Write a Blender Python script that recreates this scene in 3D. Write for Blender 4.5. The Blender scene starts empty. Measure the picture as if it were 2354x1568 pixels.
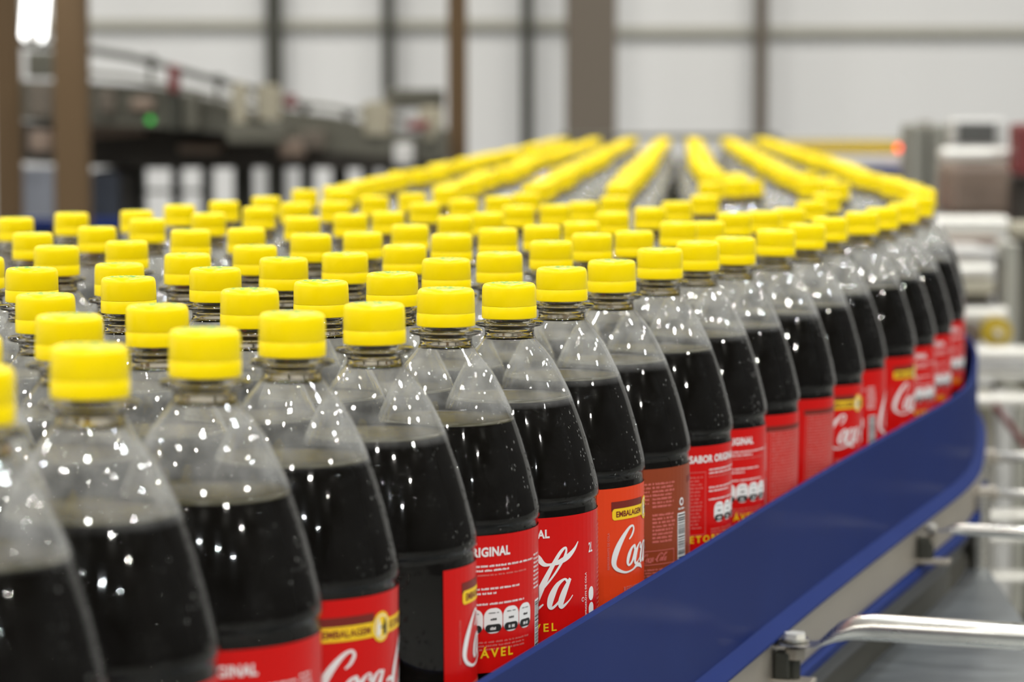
import bpy, bmesh, math, random
import numpy as np
from mathutils import Vector, Matrix
random.seed(7)
PI = math.pi
C = bpy.context.scene.collection
sc = bpy.context.scene

# ------------------------------------------------------------------ camera
F, CX, CY, YH = 6248.0, 1177.0, 784.0, 241.0
BELT, BH, DROP = 1.0, 0.335, 0.0965
CAMZ = BELT + BH + DROP
PITCH = math.atan((CY - YH) / F)
cam = bpy.data.cameras.new('camera'); camo = bpy.data.objects.new('camera', cam); C.objects.link(camo)
camo.location = (0, 0, CAMZ); camo.rotation_euler = (PI / 2 - PITCH, 0, 0)
cam.sensor_fit = 'HORIZONTAL'; cam.sensor_width = 36; cam.lens = F / 2354 * 36
cam.clip_start = 0.05; cam.clip_end = 100
cam.dof.use_dof = True; cam.dof.focus_distance = 1.53; cam.dof.aperture_fstop = (cam.lens / 1000) / 0.0110
cam.dof.aperture_blades = 0
sc.camera = camo

# ------------------------------------------------------------------ world, lamps, exposure
w = bpy.data.worlds.new('world'); sc.world = w; w.use_nodes = True
w.node_tree.nodes['Background'].inputs[0].default_value = (0.8, 0.85, 0.9, 1)
w.node_tree.nodes['Background'].inputs[1].default_value = 0.4
sc.view_settings.view_transform = 'Standard'; sc.view_settings.look = 'None'
sc.view_settings.exposure = 0.25; sc.view_settings.gamma = 1; sc.view_settings.use_curve_mapping = False
sc.cycles.transparent_max_bounces = 28; sc.cycles.use_adaptive_sampling = True; sc.cycles.adaptive_threshold = 0.03
sc.cycles.max_bounces = 8; sc.cycles.diffuse_bounces = 3; sc.cycles.glossy_bounces = 4
sc.cycles.sample_clamp_indirect = 6
LAMP_W = 95.0
LAMP_XY = [(-7.6 + 3.7 * i + (0.5 if j % 2 else 0), -8.6 + 3.6 * j) for i in range(5) for j in range(6)]
LAMP_Z = 5.9
HALL = (-9.5, 9.5, -11.0, 13.0, 6.6)

def at(px, py, Y):
    s, c = math.sin(PITCH), math.cos(PITCH)
    x = (px - CX) / F; y = (py - CY) / F
    d = (x, c - y * s, -s - y * c); t = Y / d[1]
    return Vector((d[0] * t, Y, CAMZ + d[2] * t))
def on_plane(px, py, z):
    s, c = math.sin(PITCH), math.cos(PITCH)
    x = (px - CX) / F; y = (py - CY) / F
    d = (x, c - y * s, -s - y * c); t = (z - CAMZ) / d[2]
    return Vector((d[0] * t, d[1] * t, z))
def project(p):
    s, c = math.sin(PITCH), math.cos(PITCH)
    x, y, z = p[0], p[1], p[2] - CAMZ
    f = y * c - z * s; u = -(y * s + z * c)
    return CX + F * x / f, CY + F * u / f

# ------------------------------------------------------------------ materials
def mat(name, col, rough=0.5, metal=0.0, spec=0.5, noise=None, bump=None, coat=0.0, scale=(1, 1, 1)):
    m = bpy.data.materials.new(name); m.use_nodes = True
    nt = m.node_tree; b = nt.nodes['Principled BSDF']
    b.inputs['Base Color'].default_value = (*col, 1); b.inputs['Roughness'].default_value = rough
    b.inputs['Metallic'].default_value = metal; b.inputs['Specular IOR Level'].default_value = spec
    b.inputs['Coat Weight'].default_value = coat
    if noise or bump:
        tc = nt.nodes.new('ShaderNodeTexCoord'); mp = nt.nodes.new('ShaderNodeMapping')
        mp.inputs['Scale'].default_value = scale
        nt.links.new(tc.outputs['Object'], mp.inputs['Vector'])
    if noise:
        sc_, amt = noise
        n = nt.nodes.new('ShaderNodeTexNoise'); n.inputs['Scale'].default_value = sc_; n.inputs['Detail'].default_value = 5
        r = nt.nodes.new('ShaderNodeMix'); r.data_type = 'RGBA'; r.blend_type = 'MIX'
        r.inputs[6].default_value = (*[c * (1 - amt) for c in col], 1); r.inputs[7].default_value = (*[min(1, c * (1 + amt)) for c in col], 1)
        nt.links.new(mp.outputs[0], n.inputs['Vector'])
        nt.links.new(n.outputs['Fac'], r.inputs[0]); nt.links.new(r.outputs[2], b.inputs['Base Color'])
        mr = nt.nodes.new('ShaderNodeMapRange'); mr.inputs[3].default_value = max(0.02, rough - 0.08); mr.inputs[4].default_value = rough + 0.1
        nt.links.new(n.outputs['Fac'], mr.inputs[0]); nt.links.new(mr.outputs[0], b.inputs['Roughness'])
    if bump:
        n2 = nt.nodes.new('ShaderNodeTexNoise'); n2.inputs['Scale'].default_value = bump[0]; n2.inputs['Detail'].default_value = 3
        bp = nt.nodes.new('ShaderNodeBump'); bp.inputs['Strength'].default_value = bump[1]; bp.inputs['Distance'].default_value = bump[2]
        nt.links.new(mp.outputs[0], n2.inputs['Vector'])
        nt.links.new(n2.outputs['Fac'], bp.inputs['Height']); nt.links.new(bp.outputs[0], b.inputs['Normal'])
    return m
def emis(name, col, st):
    m = bpy.data.materials.new(name); m.use_nodes = True; nt = m.node_tree
    nt.nodes.clear(); e = nt.nodes.new('ShaderNodeEmission'); o = nt.nodes.new('ShaderNodeOutputMaterial')
    e.inputs[0].default_value = (*col, 1); e.inputs[1].default_value = st; nt.links.new(e.outputs[0], o.inputs[0]); return m

def pet_material():
    m = bpy.data.materials.new('clear_plastic'); m.use_nodes = True; nt = m.node_tree; nt.nodes.clear()
    N = nt.nodes.new; L = nt.links.new
    out = N('ShaderNodeOutputMaterial'); tr = N('ShaderNodeBsdfTransparent'); gl = N('ShaderNodeBsdfGlossy'); df = N('ShaderNodeBsdfDiffuse')
    tr.inputs[0].default_value = (0.965, 0.965, 0.95, 1); gl.inputs['Roughness'].default_value = 0.035
    df.inputs[0].default_value = (0.80, 0.80, 0.78, 1)
    tc = N('ShaderNodeTexCoord')
    n = N('ShaderNodeTexNoise'); n.inputs['Scale'].default_value = 70; n.inputs['Detail'].default_value = 4
    L(tc.outputs['Object'], n.inputs['Vector'])
    vo = N('ShaderNodeTexVoronoi'); vo.inputs['Scale'].default_value = 330; L(tc.outputs['Object'], vo.inputs['Vector'])
    vr = N('ShaderNodeMapRange'); vr.inputs[1].default_value = 0.05; vr.inputs[2].default_value = 0.30; vr.inputs[3].default_value = 1; vr.inputs[4].default_value = 0
    L(vo.outputs['Distance'], vr.inputs[0])
    nr = N('ShaderNodeMapRange'); nr.inputs[1].default_value = 0.47; nr.inputs[2].default_value = 0.60; L(n.outputs['Fac'], nr.inputs[0])
    drop = N('ShaderNodeMath'); drop.operation = 'MULTIPLY'; L(vr.outputs[0], drop.inputs[0]); L(nr.outputs[0], drop.inputs[1])
    n2 = N('ShaderNodeTexNoise'); n2.inputs['Scale'].default_value = 70; n2.inputs['Detail'].default_value = 2
    mp = N('ShaderNodeMapping'); mp.inputs['Scale'].default_value = (1, 1, 0.16); L(tc.outputs['Object'], mp.inputs['Vector']); L(mp.outputs[0], n2.inputs['Vector'])
    b0 = N('ShaderNodeBump'); b0.inputs['Strength'].default_value = 0.25; b0.inputs['Distance'].default_value = 0.0016; L(n2.outputs['Fac'], b0.inputs['Height'])
    b1 = N('ShaderNodeBump'); b1.inputs['Strength'].default_value = 0.8; b1.inputs['Distance'].default_value = 0.0009; L(drop.outputs[0], b1.inputs['Height']); L(b0.outputs[0], b1.inputs['Normal'])
    L(b1.outputs[0], gl.inputs['Normal'])
    # thin film: the same Schlick reflectance from both sides (two surfaces)
    ge = N('ShaderNodeNewGeometry'); dp = N('ShaderNodeVectorMath'); dp.operation = 'DOT_PRODUCT'
    L(ge.outputs['Incoming'], dp.inputs[0]); L(b1.outputs[0], dp.inputs[1])
    ab = N('ShaderNodeMath'); ab.operation = 'ABSOLUTE'; L(dp.outputs['Value'], ab.inputs[0])
    om = N('ShaderNodeMath'); om.operation = 'SUBTRACT'; om.inputs[0].default_value = 1.0; L(ab.outputs[0], om.inputs[1]); om.use_clamp = True
    pw = N('ShaderNodeMath'); pw.operation = 'POWER'; L(om.outputs[0], pw.inputs[0]); pw.inputs[1].default_value = 5
    fm = N('ShaderNodeMath'); fm.operation = 'MULTIPLY_ADD'; fm.inputs[1].default_value = 0.85; fm.inputs[2].default_value = 0.037; fm.use_clamp = True
    L(pw.outputs[0], fm.inputs[0])
    hz = N('ShaderNodeMapRange'); hz.inputs[1].default_value = 0.35; hz.inputs[2].default_value = 0.75; hz.inputs[3].default_value = 0.045; hz.inputs[4].default_value = 0.21
    L(n.outputs['Fac'], hz.inputs[0])
    # more scattered light where the wall is seen edge-on
    lw = N('ShaderNodeLayerWeight'); lw.inputs[0].default_value = 0.25
    ml0 = N('ShaderNodeMath'); ml0.operation = 'MULTIPLY_ADD'; ml0.inputs[1].default_value = 0.26; L(lw.outputs['Facing'], ml0.inputs[0]); L(hz.outputs[0], ml0.inputs[2])
    # the wall of the empty headspace is wet and scatters light; against the drink it does not
    sp = N('ShaderNodeSeparateXYZ'); L(tc.outputs['Object'], sp.inputs[0])
    zr = N('ShaderNodeMapRange'); zr.inputs[1].default_value = 0.266; zr.inputs[2].default_value = 0.272; zr.inputs[3].default_value = 0.03; zr.inputs[4].default_value = 1.0
    L(sp.outputs[2], zr.inputs[0])
    ml = N('ShaderNodeMath'); ml.operation = 'MULTIPLY'; L(ml0.outputs[0], ml.inputs[0]); L(zr.outputs[0], ml.inputs[1])
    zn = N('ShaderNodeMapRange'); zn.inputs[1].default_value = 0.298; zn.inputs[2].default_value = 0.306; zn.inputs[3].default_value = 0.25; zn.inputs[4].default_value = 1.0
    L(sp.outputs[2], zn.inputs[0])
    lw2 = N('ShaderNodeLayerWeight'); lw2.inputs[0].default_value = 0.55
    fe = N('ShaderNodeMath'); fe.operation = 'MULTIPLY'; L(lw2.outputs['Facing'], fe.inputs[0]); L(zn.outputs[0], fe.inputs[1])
    cm = N('ShaderNodeMix'); cm.data_type = 'RGBA'; cm.inputs[6].default_value = (0.965, 0.965, 0.95, 1); cm.inputs[7].default_value = (0.30, 0.25, 0.14, 1)  # dark amber edge colour stands in for refraction and absorption in the wall
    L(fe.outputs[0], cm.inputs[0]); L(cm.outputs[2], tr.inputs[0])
    a = N('ShaderNodeMixShader'); L(ml.outputs[0], a.inputs[0]); L(tr.outputs[0], a.inputs[1]); L(df.outputs[0], a.inputs[2])
    b = N('ShaderNodeMixShader'); L(fm.outputs[0], b.inputs[0]); L(a.outputs[0], b.inputs[1]); L(gl.outputs[0], b.inputs[2])
    L(b.outputs[0], out.inputs[0]); return m

def blue_plastic():
    m = bpy.data.materials.new('blue_plastic'); m.use_nodes = True; nt = m.node_tree; nt.nodes.clear(); N = nt.nodes.new; L = nt.links.new
    out = N('ShaderNodeOutputMaterial'); d = N('ShaderNodeBsdfDiffuse'); g = N('ShaderNodeBsdfGlossy'); x = N('ShaderNodeMixShader')
    g.inputs['Roughness'].default_value = 0.2; lw = N('ShaderNodeLayerWeight'); lw.inputs[0].default_value = 0.25
    f = N('ShaderNodeMath'); f.operation = 'MULTIPLY_ADD'; f.inputs[1].default_value = 0.05; f.inputs[2].default_value = 0.02; L(lw.outputs['Facing'], f.inputs[0])
    tc = N('ShaderNodeTexCoord'); n = N('ShaderNodeTexNoise'); n.inputs['Scale'].default_value = 6; n.inputs['Detail'].default_value = 4; L(tc.outputs['Object'], n.inputs['Vector'])
    c = N('ShaderNodeMix'); c.data_type = 'RGBA'; c.inputs[6].default_value = (0.013, 0.024, 0.108, 1); c.inputs[7].default_value = (0.017, 0.032, 0.135, 1)
    L(n.outputs['Fac'], c.inputs[0]); L(c.outputs[2], d.inputs[0]); L(f.outputs[0], x.inputs[0]); L(d.outputs[0], x.inputs[1]); L(g.outputs[0], x.inputs[2]); L(x.outputs[0], out.inputs[0]); return m
def clear_solid():
    m = bpy.data.materials.new('thick_clear_plastic'); m.use_nodes = True; b = m.node_tree.nodes['Principled BSDF']
    b.inputs['Base Color'].default_value = (0.97, 0.93, 0.84, 1); b.inputs['Roughness'].default_value = 0.03
    b.inputs['Transmission Weight'].default_value = 1.0; b.inputs['IOR'].default_value = 1.5; return m
M = dict(
    solid=clear_solid(),
    pet=pet_material(),
    cap=mat('yellow_plastic', (0.96, 0.73, 0.0), 0.30, spec=0.22),
    green=mat('green_print', (0.10, 0.45, 0.12), 0.5),
    cola=mat('dark_drink', (0.0022, 0.0016, 0.0008), 0.2, spec=0.02),
    foam=mat('drink_meniscus', (0.05, 0.045, 0.018), 0.3), surf=mat('drink_surface', (0.008, 0.006, 0.003), 0.22, spec=0.12),
    red=mat('red_film', (0.60, 0.006, 0.005), 0.30, spec=0.22),
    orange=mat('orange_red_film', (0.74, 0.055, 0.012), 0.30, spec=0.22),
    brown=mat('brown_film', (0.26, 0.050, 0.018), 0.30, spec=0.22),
    white=mat('white_print', (0.80, 0.80, 0.80), 0.45),
    yellow=mat('yellow_print', (0.88, 0.58, 0.01), 0.45),
    black=mat('black_print', (0.01, 0.01, 0.01), 0.4),
    darkred=mat('dark_red_print', (0.17, 0.012, 0.006), 0.4),
    pink=mat('pink_print', (0.66, 0.16, 0.14), 0.45),
    blue=blue_plastic(),
    steel=mat('brushed_steel', (0.62, 0.60, 0.55), 0.28, 1.0, noise=(30, 0.08), scale=(1, 1, 12)),
    strip=mat('aluminium_strip', (0.42, 0.38, 0.32), 0.45, 0.7, noise=(20, 0.1)),
    plate=mat('worn_steel_plate', (0.27, 0.29, 0.30), 0.36, 0.8, noise=(16, 0.6), bump=(60, 0.25, 0.001), scale=(1, 7, 1)),
    belt=mat('belt_plastic', (0.05, 0.05, 0.05), 0.5),
    wall=mat('white_wall_panel', (0.64, 0.64, 0.64), 0.6),
    greywall=mat('dark_grey_wall', (0.07, 0.07, 0.075), 0.8),
    ceil=mat('ceiling_sheet', (0.12, 0.12, 0.125), 0.7),
    floor=mat('concrete_floor', (0.24, 0.24, 0.23), 0.45, noise=(2, 0.2)),
    bpost=mat('brown_painted_steel', (0.10, 0.062, 0.03), 0.6, spec=0.2),
    gcol=mat('taupe_painted_steel', (0.125, 0.105, 0.085), 0.6, spec=0.2),
    darkm=mat('dark_steel', (0.045, 0.045, 0.035), 0.5, 0.3),
    purlin=mat('beige_grey_steel', (0.36, 0.35, 0.30), 0.6),
    mach=mat('machine_grey', (0.11, 0.105, 0.082), 0.5, 0.3, noise=(8, 0.3)),
    machd=mat('machine_dark', (0.03, 0.024, 0.017), 0.6, noise=(6, 0.4)),
    cream=mat('cream_enamel', (0.36, 0.33, 0.25), 0.5),
    redm=mat('dark_red_enamel', (0.14, 0.02, 0.02), 0.5),
    rpost=mat('grey_beige_enamel', (0.20, 0.195, 0.165), 0.5),
    taupe=mat('taupe_panel', (0.20, 0.145, 0.11), 0.5),
    palegrey=mat('pale_grey_enamel', (0.55, 0.54, 0.52), 0.4, 0.2),
    satin=mat('satin_steel', (0.80, 0.78, 0.72), 0.42, 0.6),
    yel2=mat('mustard_enamel', (0.42, 0.29, 0.01), 0.5),
    screen=mat('dark_screen', (0.09, 0.09, 0.085), 0.3),
    rubber=mat('black_rubber', (0.02, 0.02, 0.02), 0.6),
    tube=emis('tube_light_glow', (1, 1, 0.97), 4.5),
    gled=emis('green_indicator_glow', (0.05, 1.0, 0.10), 0.7),
    rled=emis('red_indicator_glow', (1.0, 0.06, 0.03), 4.0),
    lens=emis('lamp_lens_glow', (1, 0.98, 0.94), 4.0),
)

# ------------------------------------------------------------------ object helpers
def thing(name, label, cat, loc=(0, 0, 0), rotz=0, group=None):
    o = bpy.data.objects.new(name, None); o.empty_display_size = 0.05; C.objects.link(o)
    o.location = loc; o.rotation_euler = (0, 0, rotz); o['label'] = label; o['category'] = cat
    if group: o['group'] = group
    return o
def link(name, me, parent=None, mats=None, smooth=False):
    if mats:
        for m in mats: me.materials.append(m)
    if smooth:
        me.polygons.foreach_set('use_smooth', [True] * len(me.polygons))
    o = bpy.data.objects.new(name, me); C.objects.link(o)
    if parent: o.parent = parent
    return o
def mesh_of(name, V, Fc, mi=None):
    me = bpy.data.meshes.new(name); me.from_pydata([tuple(v) for v in V], [], Fc); me.update()
    if mi is not None: me.polygons.foreach_set('material_index', mi)
    return me
def lathe_data(prof, seg=48, close=False):
    V, Fc = [], []
    for r, z in prof:
        for k in range(seg):
            a = 2 * PI * k / seg; V.append((r * math.sin(a), -r * math.cos(a), z))
    for i in range(len(prof) - 1):
        for k in range(seg):
            k2 = (k + 1) % seg
            Fc.append((i * seg + k, i * seg + k2, (i + 1) * seg + k2, (i + 1) * seg + k))
    return V, Fc
class MB:
    """collects boxes, bars and tubes for ONE mesh"""
    def __init__(s): s.bm = bmesh.new()
    def box(s, c, size, rot=None, bev=0.0):
        r = bmesh.ops.create_cube(s.bm, size=1.0)
        vs = r['verts']
        bmesh.ops.scale(s.bm, vec=Vector(size), verts=vs)
        if bev:
            es = list({e for v in vs for e in v.link_edges})
            g = bmesh.ops.bevel(s.bm, geom=es, offset=bev, segments=2, affect='EDGES', profile=0.5)
            vs = list({v for f in g['faces'] for v in f.verts} | {v for v in vs if v.is_valid})
        if rot: bmesh.ops.rotate(s.bm, cent=(0, 0, 0), matrix=rot, verts=vs)
        bmesh.ops.translate(s.bm, vec=Vector(c), verts=vs); return s
    def cyl(s, p, q, r, seg=16, r2=None):
        p, q = Vector(p), Vector(q); d = q - p
        g = bmesh.ops.create_cone(s.bm, cap_ends=True, segments=seg, radius1=r, radius2=r if r2 is None else r2, depth=d.length)
        m = Matrix.Translation((p + q) / 2) @ d.to_track_quat('Z', 'Y').to_matrix().to_4x4()
        bmesh.ops.transform(s.bm, matrix=m, verts=g['verts']); return s
    def tube(s, pts, rad, seg=14, flat=None):
        """tube along pts; rad a number or a list of (half width, half height)"""
        pts = [Vector(p) for p in pts]; rings = []
        for i, p in enumerate(pts):
            t = (pts[min(i + 1, len(pts) - 1)] - pts[max(i - 1, 0)]).normalized()
            side = t.cross(Vector((0, 0, 1)))
            if side.length < 1e-4: side = Vector((1, 0, 0))
            side.normalize(); up = side.cross(t).normalized()
            a, b = (rad, rad) if not isinstance(rad, list) else rad[i]
            rings.append([s.bm.verts.new(p + side * a * math.cos(2 * PI * k / seg) + up * b * math.sin(2 * PI * k / seg)) for k in range(seg)])
        for i in range(len(rings) - 1):
            for k in range(seg):
                s.bm.faces.new((rings[i][k], rings[i][(k + 1) % seg], rings[i + 1][(k + 1) % seg], rings[i + 1][k]))
        s.bm.faces.new(rings[0]); s.bm.faces.new(rings[-1][::-1]); return s
    def build(s, name, m, parent=None, smooth=False):
        bmesh.ops.recalc_face_normals(s.bm, faces=s.bm.faces)
        me = bpy.data.meshes.new(name); s.bm.to_mesh(me); s.bm.free()
        return link(name, me, parent, [m], smooth)
def struct(o): o['kind'] = 'structure'; return o
def smooth_angle(o, ang=35):
    me = o.data
    bm = bmesh.new(); bm.from_mesh(me)
    for e in bm.edges:
        e.smooth = not (len(e.link_faces) == 2 and e.calc_face_angle(0) > math.radians(ang))
    for f in bm.faces: f.smooth = True
    bm.to_mesh(me); bm.free(); return o

# ------------------------------------------------------------------ hall shell
X0, X1, Y0, Y1, ZC = HALL
struct(MB().box(((X0 + X1) / 2, (Y0 + Y1) / 2, -0.05), (X1 - X0 + .4, Y1 - Y0 + .4, 0.1)).build('floor', M['floor']))
struct(MB().box(((X0 + X1) / 2, (Y0 + Y1) / 2, ZC + 0.05), (X1 - X0 + .4, Y1 - Y0 + .4, 0.1)).build('ceiling', M['ceil']))
struct(MB().box((X0 - 0.1, (Y0 + Y1) / 2, ZC / 2), (0.2, Y1 - Y0, ZC)).build('wall_left', M['wall']))
struct(MB().box((X1 + 0.1, (Y0 + Y1) / 2, ZC / 2), (0.2, Y1 - Y0, ZC)).build('wall_right', M['greywall']))
struct(MB().box(((X0 + X1) / 2, Y0 - 0.1, ZC / 2), (X1 - X0, 0.2, ZC)).build('wall_front', M['greywall']))
wb = struct(MB().box(((X0 + X1) / 2, Y1 + 0.1, ZC / 2), (X1 - X0, 0.1, ZC)).build('wall_back', M['purlin']))

# wall posts and rails (Y of the wall face), and the panels between them
WY = Y1
def wx(px): return at(px, 300, WY).x
post_px = [(-60, 40), (634, 34), (895, 24), (1212, 26), (1745, 24), (2480, 26)]
def zz(py, Y=WY): return at(1177, py, Y).z
pz_l, pz_r = zz(56), zz(72)
bounds = [X0] + [wx(p[0]) for p in post_px] + [X1]
for i in range(len(bounds) - 1):
    xa, xb = bounds[i], bounds[i + 1]
    pz = pz_l if (xa + xb) / 2 < wx(1300) else pz_r
    for za, zb in ((0.0, 1.02 - 0.33), (0.70, pz), (pz, pz + 1.5), (pz + 1.5, pz + 3.0), (pz + 3.0, ZC)):
        n = 1 if xb - xa < 2.2 else 2
        for k in range(n):
            a = xa + (xb - xa) * k / n; b = xa + (xb - xa) * (k + 1) / n
            p = MB().box(((a + b) / 2, Y1 + 0.025, (za + zb) / 2), (b - a - 0.012, 0.05, zb - za - 0.012)).build('wall_panel', M['wall'], wb)
tn = 1
for (px, wpx), mk in zip(post_px, ['darkm', 'darkm', 'darkm', 'darkm', 'gcol', 'gcol']):
    wd = wpx / F * WY
    struct(MB().box((wx(px), WY - 0.05, ZC / 2), (wd, 0.1, ZC)).build('trim_%d' % tn, M[mk])); tn += 1
for xa, xb, z in ((X0, wx(1300), pz_l), (wx(1300), X1, pz_r), (X0, X1, pz_l + 1.5), (X0, X1, pz_l + 3.0)):
    struct(MB().box(((xa + xb) / 2, WY - 0.02, z), (xb - xa, 0.05, 0.042)).build('trim_%d' % tn, M['purlin'])); tn += 1
# ceiling lamps
lamp0 = None
for i, (lx, ly) in enumerate(LAMP_XY):
    if lamp0 is None:
        lamp0 = thing('high_bay_lamp', 'round high bay lamp hanging from the factory ceiling', 'lamp', (lx, ly, LAMP_Z), 0, 'high bay lamps under the ceiling')
        V, Fc = lathe_data([(0.02, 0.34), (0.07, 0.30), (0.09, 0.16), (0.15, 0.12), (0.23, 0.02), (0.235, 0.0), (0.225, 0.0), (0.14, 0.11), (0.02, 0.13)], 24)
        link('lamp_housing', mesh_of('lamp_housing', V, Fc), lamp0, [M['palegrey']], True)
        MB().cyl((0, 0, 0.33), (0, 0, ZC - LAMP_Z), 0.012, 8).build('hanging_rod', M['darkm'], lamp0)
        lr = lamp0
    else:
        lr = lamp0.copy(); C.objects.link(lr); lr.location = (lx, ly, LAMP_Z)
        for ch in list(lamp0.children):
            if ch.type == 'MESH':
                c = ch.copy(); C.objects.link(c); c.parent = lr
    ld = bpy.data.lights.new('lamp_light', 'AREA'); ld.shape = 'DISK'; ld.size = 0.34; ld.energy = LAMP_W
    ld.color = ((1, .97, .90), (0.93, 0.98, 1.0))[i % 3 == 0]
    lo = bpy.data.objects.new('lamp_light', ld); C.objects.link(lo); lo.location = (lx, ly, LAMP_Z + 0.03)

# ------------------------------------------------------------------ posts and columns in the hall
def post(name, label, cat, px0, px1, Y, m, depth=0.1, flange=True, group=None):
    xa, xb = at(px0, 300, Y).x, at(px1, 300, Y).x; wd = xb - xa
    t = thing(name, label, cat, ((xa + xb) / 2, Y, 0), 0, group)
    b = MB()
    if flange:     # I-section
        b.box((0, -depth / 2, ZC / 2), (wd, 0.012, ZC)).box((0, depth / 2, ZC / 2), (wd, 0.012, ZC)).box((0, 0, ZC / 2), (0.012, depth, ZC))
    else:
        b.box((0, 0, ZC / 2), (wd, depth, ZC), bev=0.004)
    b.build('shaft', m, t)
    MB().box((0, 0, 0.01), (wd + 0.12, depth + 0.12, 0.02)).build('base_plate', m, t)
    return t
post('steel_post', 'brown painted square post at the far left edge of the photo', 'post', -8, 46, 7.4, M['bpost'], 0.08, False)
post('steel_post', 'brown painted square post standing right of the white tube lamp', 'post', 130, 203, 7.0, M['bpost'], 0.09, False)
post('steel_post', 'brown painted post at the right end of the elevated conveyor', 'post', 1030, 1074, 8.6, M['bpost'], 0.08, False)
post('steel_column', 'wide taupe steel column standing behind the far end of the bottles', 'column', 1301, 1414, 11.6, M['gcol'], 0.22, True)

# ------------------------------------------------------------------ positions of the bottles
A = [(-66, 842), (206, 793), (471, 756), (672, 718), (860, 697), (1025, 662), (1170, 650), (1291, 614), (1406, 598), (1517, 571), (1604, 555), (1690, 545), (1784, 528), (1857, 515), (1907, 500), (1981, 487), (2028, 477), (2076, 466), (2112, 453)]
B = [(-80, 770), (159, 723), (361, 700), (574, 664), (738, 645), (901, 626), (1026, 594), (1148, 580), (1267, 554), (1361, 537), (1458, 531), (1560, 510), (1624, 509), (1688, 489), (1757, 485), (1815, 479), (1865, 462), (1900, 445)]
C_ = [(-90, 705), (104, 675), (295, 636), (495, 615), (652, 592), (793, 581), (930, 563), (1038, 538), (1145, 525), (1246, 518), (1336, 510), (1408, 488), (1495, 477), (1556, 463), (1620, 449)]
D_ = [(-110, 645), (73, 615), (274, 605), (431, 583), (586, 564), (715, 538), (834, 534), (943, 517), (1046, 497), (1120, 489), (1192, 473), (1276, 470), (1342, 464), (1412, 452)]
E_ = [(-46, 591), (130, 565), (291, 554), (438, 528), (566, 524), (695, 498), (806, 492), (892, 487), (976, 466), (1066, 457), (1147, 451), (1210, 444)]
F_ = [(-80, 548), (75, 535), (223, 521), (338, 503), (480, 490), (595, 476), (681, 466), (770, 464), (861, 451), (947, 444), (1024, 433)]
G_ = [(-90, 515), (36, 500), (164.5, 489), (314, 484), (412.5, 471), (515, 462), (611.5, 452), (701, 436), (784, 436)]
ROWS = [A, B, C_, D_, E_, F_, G_]
DIA = 0.1004
pts, meta = [], []
for ri, row in enumerate(ROWS):
    for k, (px, py) in enumerate(row):
        p = on_plane(px, py, BELT + BH); pts.append((p.x, p.y)); meta.append(('row', ri, k, px, py))
lanes = [((3.45, -.190), (7.0, .085)), ((3.45, -.068), (7.0, .185)), ((3.45, .036), (7.0, .285)), ((3.45, .138), (7.0, .382)), ((3.45, .253), (7.0, .472)), ((3.45, .374), (7.0, .572)), ((3.45, .490), (7.0, .673))]
starts = [3.22, 3.25, 3.28, 3.28, 3.36, 3.36, 3.10]
for li, ((ya, xa), (yb, xb)) in enumerate(lanes):
    y = starts[li]
    while y < 7.9:
        x = xa + (xb - xa) * (y - ya) / (yb - ya)
        amp = 0.011 if y > 3.8 else 0.004
        zig = 0.0
        if li == 4 and y < 4.25: zig = (0.0, 0.03, 0.062, 0.04, 0.02, 0.04, 0.012, 0.0, 0.0)[min(8, int((y - starts[li]) / 0.1))]
        if li == 5 and y < 4.0: zig = (0.03, 0.0, 0.025, 0.045, 0.01, 0.03, 0.0)[min(6, int((y - starts[li]) / 0.1))]
        pts.append((x + zig + random.uniform(-amp, amp), y)); meta.append(('lane', li, 0, None, None)); y += DIA * 1.004 + random.uniform(0, .003)
RAILZ = CAMZ - 0.28
rail_px = [(1090, 1568), (1340, 1415), (1584, 1270), (1750, 1165), (1900, 1075), (2050, 990), (2190, 913), (2226, 893)]
rp = [on_plane(a, b, RAILZ) for a, b in rail_px]; rp = [(p.x, p.y) for p in rp]
s0 = ((rp[1][0] - rp[0][0]) / (rp[1][1] - rp[0][1]))
def smooth_path(path, n):
    dens = []
    for (a, b) in zip(path[:-1], path[1:]):
        m = max(1, int(math.hypot(b[0] - a[0], b[1] - a[1]) / 0.03))
        for k in range(m): dens.append((a[0] + (b[0] - a[0]) * k / m, a[1] + (b[1] - a[1]) * k / m))
    dens.append(path[-1]); dn = np.array(dens)
    for _ in range(n):
        q = dn.copy(); q[1:-1] = (dn[:-2] + dn[1:-1] * 2 + dn[2:]) / 4; dn = q
    return dn
RP = smooth_path([(rp[0][0] - s0 * 0.75, rp[0][1] - 0.75)] + rp + [(0.524, 3.06), (0.547, 3.22), (0.564, 3.45), (0.648, 5.0), (0.745, 7.0), (0.795, 8.0)], 14)
LP = smooth_path([(-0.98, 0.75), (-0.80, 1.35), (-0.63, 1.85), (-0.50, 2.28), (-0.40, 2.70), (-0.315, 3.06), (-0.282, 3.3), (-0.18, 4.6), (-0.075, 5.9), (0.018, 7.1), (0.08, 7.95)], 14)
P = np.array(pts); T = P.copy()
is_lane = np.array([m[0] == 'lane' for m in meta])
U = P / np.linalg.norm(P, axis=1)[:, None]           # view directions on the floor plan
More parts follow.
